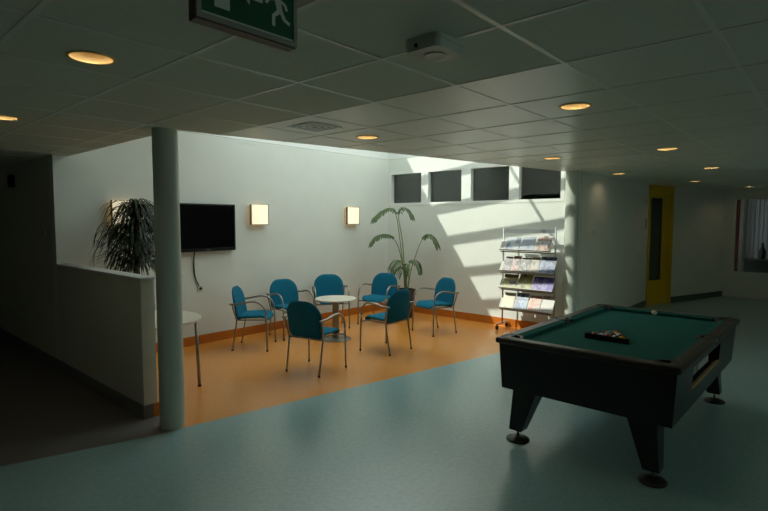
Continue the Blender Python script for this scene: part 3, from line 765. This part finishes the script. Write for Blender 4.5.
# ------------------------------------------------------------------ ceiling fittings
DLAB = ['recessed gold downlight at the upper left, left of the hanging exit sign', 'recessed gold downlight at the left edge, over the corridor by the half-height wall', 'recessed gold downlight right of the square ceiling vent, next to the roof well',
        'large recessed gold downlight over the pool table, right of the smoke detector', 'recessed gold downlight close to the roof well edge above the fourth high window', 'recessed gold downlight straight above the yellow door, between it and the pool table',
        'recessed gold downlight above the slanted wall, the larger of the two there', 'small recessed gold downlight just above the passage wall with the light switch', 'recessed gold downlight above the slanted wall, the smaller of the two there', 'small recessed gold downlight farthest away, above the far window']
d0 = None
for (x, y), lb in zip(DL, DLAB):
    if d0 is None:
        d0 = thing('downlight', lb, 'ceiling light', (x, y, CEIL), 0, 'recessed downlights in the tiled ceiling')
        obj('rim', lathe(B(), [(DR-.002, .004), (DR-.002, -.004), (DR+.004, -.007), (DR+.013, -.004), (DR+.014, 0)], n=36, close=False), M['gold'], d0, True)
        obj('reflector', lathe(B(), [(DR-.001, 0), (DR*.93, .04), (DR*.75, .085), (.03, .11)], n=36, close=False), M['gold'], d0, True)
        obj('bulb', lathe(B(), [(.031, .112), (.034, .095), (.025, .075), (0, .066)], n=20), M['bulb'], d0, True)
        ld = bpy.data.lights.new('lamp', 'SPOT'); ld.energy = 2.4; ld.color = (1.0, .82, .58); ld.spot_size = math.radians(150); ld.spot_blend = .6; ld.shadow_soft_size = .05
        lo_ = bpy.data.objects.new('lamp', ld); COL.objects.link(lo_); lo_.parent = d0; lo_.location = (0, 0, .045)
    else: dup(d0, (x, y, CEIL), None, lb)
# smoke detector style box
t = thing('smoke_detector', 'white square detector box under the ceiling, right of the exit sign', 'detector', (1.758, 1.272, CEIL))
bm = B(); prism(bm, rrect(-.105, .105, -.088, .088, (.03,)*4, 5), -.018, 0); obj('base_plate', bm, M['plastic_white'], t)
bm = B(); n = 0
lo = rrect(-.10, .10, -.083, .083, (.035,)*4, 5); up = rrect(-.106, .106, -.089, .089, (.03,)*4, 5)
a = [bm.verts.new((*p, -.052)) for p in lo]; b = [bm.verts.new((*p, -.02)) for p in up]
bm.faces.new(a); bm.faces.new(b)
for k in range(len(a)): bm.faces.new((a[k], a[(k+1) % len(a)], b[(k+1) % len(a)], b[k]))
obj('cover', bm, M['plastic_white'], t)
obj('sensor_ring', lathe(B(), [(.030, -.0525), (.044, -.053), (.047, -.056), (.044, -.058), (.036, -.056), (0, -.055)], n=30), M['plastic_white'], t, True)
obj('sensor_hole', lathe(B(), [(0, 0), (.009, 0), (.009, .004), (0, .004)], n=14).__class__ and (lambda q: xform(q, Matrix.Translation((-.1075, .02, -.034)) @ Matrix.Rotation(PI/2, 4, 'Y')))(lathe(B(), [(0, 0), (.008, 0), (.008, .006), (0, .006)], n=14)), M['black_plastic'], t)
# square ceiling vent
t = thing('ceiling_vent', 'square grey air vent set in a ceiling tile near the roof well', 'vent', (2.675, 3.085, CEIL))
bm = B()
for k in range(4):
    o_, i_ = .15-.036*k, .15-.036*k-.018
    for (x0, x1, y0, y1) in ((-o_, o_, -o_, -i_), (-o_, o_, i_, o_), (-o_, -i_, -i_, i_), (i_, o_, -i_, i_)): box(bm, x0, x1, y0, y1, -.006+.0006*k, -.002)
obj('louvres', bm, M['tbar'], t)
obj('backing', bx(-.14, .14, -.14, .14, -.0035, -.001), M['dark_room'], t)
# hanging exit sign
SX0, SX1, SY, SZ0 = .706, 1.036, 1.272, 2.235
t = thing('exit_sign', 'green hanging emergency exit sign with white running figure', 'sign', (0, 0, 0))
SZ1 = SZ0+.165
obj('housing', bx(SX0, SX1, SY+.008, SY+.045, SZ0-.004, SZ1), M['sign_dark'], t)
bm = B(); e = .012
box(bm, SX0, SX1, SY, SY+.008, SZ0, SZ0+e); box(bm, SX0, SX1, SY, SY+.008, SZ1-e, SZ1); box(bm, SX0, SX0+e, SY, SY+.008, SZ0+e, SZ1-e); box(bm, SX1-e, SX1, SY, SY+.008, SZ0+e, SZ1-e)
obj('border', bm, M['sign_frame'], t)
obj('green_panel', bx(SX0+e, SX1-e, SY+.004, SY+.008, SZ0+e, SZ1-e), M['sign_green'], t)
def glyph(bm, pts):   # pts in sign millimetres from lower left
    a = [bm.verts.new((SX0+p[0]/1000, SY+.0028, SZ0+p[1]/1000)) for p in pts]; b = [bm.verts.new((SX0+p[0]/1000, SY+.0042, SZ0+p[1]/1000)) for p in pts]
    bm.faces.new(a); bm.faces.new(b[::-1]); n = len(pts)
    for k in range(n): bm.faces.new((a[k], a[(k+1) % n], b[(k+1) % n], b[k]))
bm = B(); glyph(bm, [(14, 14), (316, 14), (316, 19), (14, 19)]); obj('white_edge', bm, M['sign_white'], t)
bm = B(); glyph(bm, [(52, 40), (98, 40), (98, 140), (52, 140)]); obj('door_symbol', bm, M['sign_white'], t)
bm = B(); glyph(bm, [(134, 104), (162, 132), (162, 114), (206, 114), (206, 94), (162, 94), (162, 76)]); obj('arrow_symbol', bm, M['sign_white'], t)
bm = B()
def fig(p): glyph(bm, [(x, 42+(y-26)*.86) for x, y in p])
hd = [(258+11*math.cos(k*PI/8), 136+11*math.sin(k*PI/8)) for k in range(16)]; fig(hd)
fig([(248, 122), (270, 124), (277, 84), (258, 78)])            # trunk
fig([(258, 84), (270, 74), (250, 58), (250, 26), (239, 26), (239, 62)])     # leading leg
fig([(264, 82), (277, 86), (288, 62), (306, 52), (302, 42), (279, 53)])     # trailing leg
fig([(252, 122), (248, 112), (232, 108), (222, 92), (214, 97), (226, 117)])  # front arm
fig([(268, 122), (290, 112), (298, 92), (289, 89), (282, 106), (268, 112)])  # rear arm
obj('running_figure', bm, M['sign_white'], t)
for x in (SX0+.06, SX1-.06): obj('hanger', tube(B(), [(x, SY+.026, SZ1), (x, SY+.026, CEIL)], .005, 8), M['chrome'], t, 'all')

# ------------------------------------------------------------------ small wall fittings
def plate(name, label, cat, loc, nrm, w, h, d=.012, m=None, extra=None):
    t = thing(name, label, cat, loc, nrm)
    obj('plate', bx(-w/2, w/2, -d, 0, -h/2, h/2, .003), m or M['plastic_white'], t)
    if extra: obj(extra, bx(-w*.33, w*.33, -d-.005, -d, -h*.33, h*.33, .002), m or M['plastic_white'], t)
    return t
plate('light_switch', 'small white light switch on the passage wall beside the corner column', 'switch', (8.20, 2.84, 1.53), 0, .16, .085, .006, extra='rocker')
plate('thermostat', 'small round-edged sensor high on the passage wall beside the yellow door', 'sensor', (10.98, 2.84, 2.09), 0, .08, .08, .02, extra='sensor_face')
plate('card_reader', 'narrow grey control plate beside the yellow door, below the sensor', 'switch', (11.02, 2.84, 1.66), 0, .06, .20, .02, M['vent_grey'], extra='button_panel')
plate('name_plate', 'pale plate on the dim corridor wall beside the half-height wall', 'plate', (XL, 7.0, 1.56), -PI/2, .20, .07, .008)
plate('wall_socket', 'small socket low on the dim corridor wall above the grey baseboard', 'socket', (XL, 8.3, .35), -PI/2, .085, .085, extra='outlet')
plate('alarm_box', 'small black box high on the dim corridor wall near the ceiling', 'alarm', (XL, 8.15, 2.22), -PI/2, .10, .16, .06, M['black_plastic'], extra='grille')

# things seen through the far window
def curtain(label, x, y0, y1, rgb, n=8):
    bm = B(); pts = []; k = n*6
    for i in range(k+1): f = i/k; pts.append((x+.035*math.sin(f*n*2*PI), y0+(y1-y0)*f))
    for i in range(k):
        p, q = pts[i], pts[i+1]
        v = [bm.verts.new((p[0], p[1], .01)), bm.verts.new((q[0], q[1], .01)), bm.verts.new((q[0], q[1], 2.49)), bm.verts.new((p[0], p[1], 2.49))]; bm.faces.new(v)
    bmesh.ops.remove_doubles(bm, verts=bm.verts, dist=.0005)
    bmesh.ops.solidify(bm, geom=list(bm.faces), thickness=.004)
    o = obj('curtain', bm, mat('curtain_cloth', rgb, .9), None, True); tag(o, label, 'curtain', 'curtains in the far room')
curtain('dark red curtain at the left inside the far window', 16.6, 1.96, 2.35, (110, 40, 34))
curtain('pale grey curtain inside the far window with daylight behind it', 17.25, .75, 1.95, (206, 206, 214), 12)
m_ = bpy.data.objects['curtain.001'].data.materials[0]; b_ = m_.node_tree.nodes['Principled BSDF']; b_.inputs['Transmission Weight'].default_value = .0
tr_ = m_.node_tree.nodes.new('ShaderNodeBsdfTranslucent'); tr_.inputs[0].default_value = (.5, .5, .55, 1); mx_ = m_.node_tree.nodes.new('ShaderNodeMixShader'); mx_.inputs[0].default_value = .12
m_.node_tree.links.new(b_.outputs[0], mx_.inputs[1]); m_.node_tree.links.new(tr_.outputs[0], mx_.inputs[2]); m_.node_tree.links.new(mx_.outputs[0], m_.node_tree.nodes['Material Output'].inputs[0])
t = thing('sideboard', 'low dark sideboard standing inside the room behind the far window', 'sideboard', (15.2, .9, 0))
obj('body', bx(-.25, .25, -1.0, .75, .08, .78, .01), M['black'], t); obj('worktop', bx(-.27, .27, -1.02, .77, .78, .81, .004), M['rail'], t)
for y in (-.9, .65): obj('leg', bx(-.2, .2, y-.04, y+.04, 0, .08), M['black_plastic'], t)
t = thing('vase', 'dark bottle-shaped vase on the sideboard behind the far window', 'vase', (15.2, 1.32, .81))
obj('vessel', lathe(B(), [(.05, 0), (.075, .06), (.07, .2), (.03, .27), (.028, .36), (.035, .38), (.02, .375), (.02, .27), (0, .25)], n=24), M['black'], t, True)
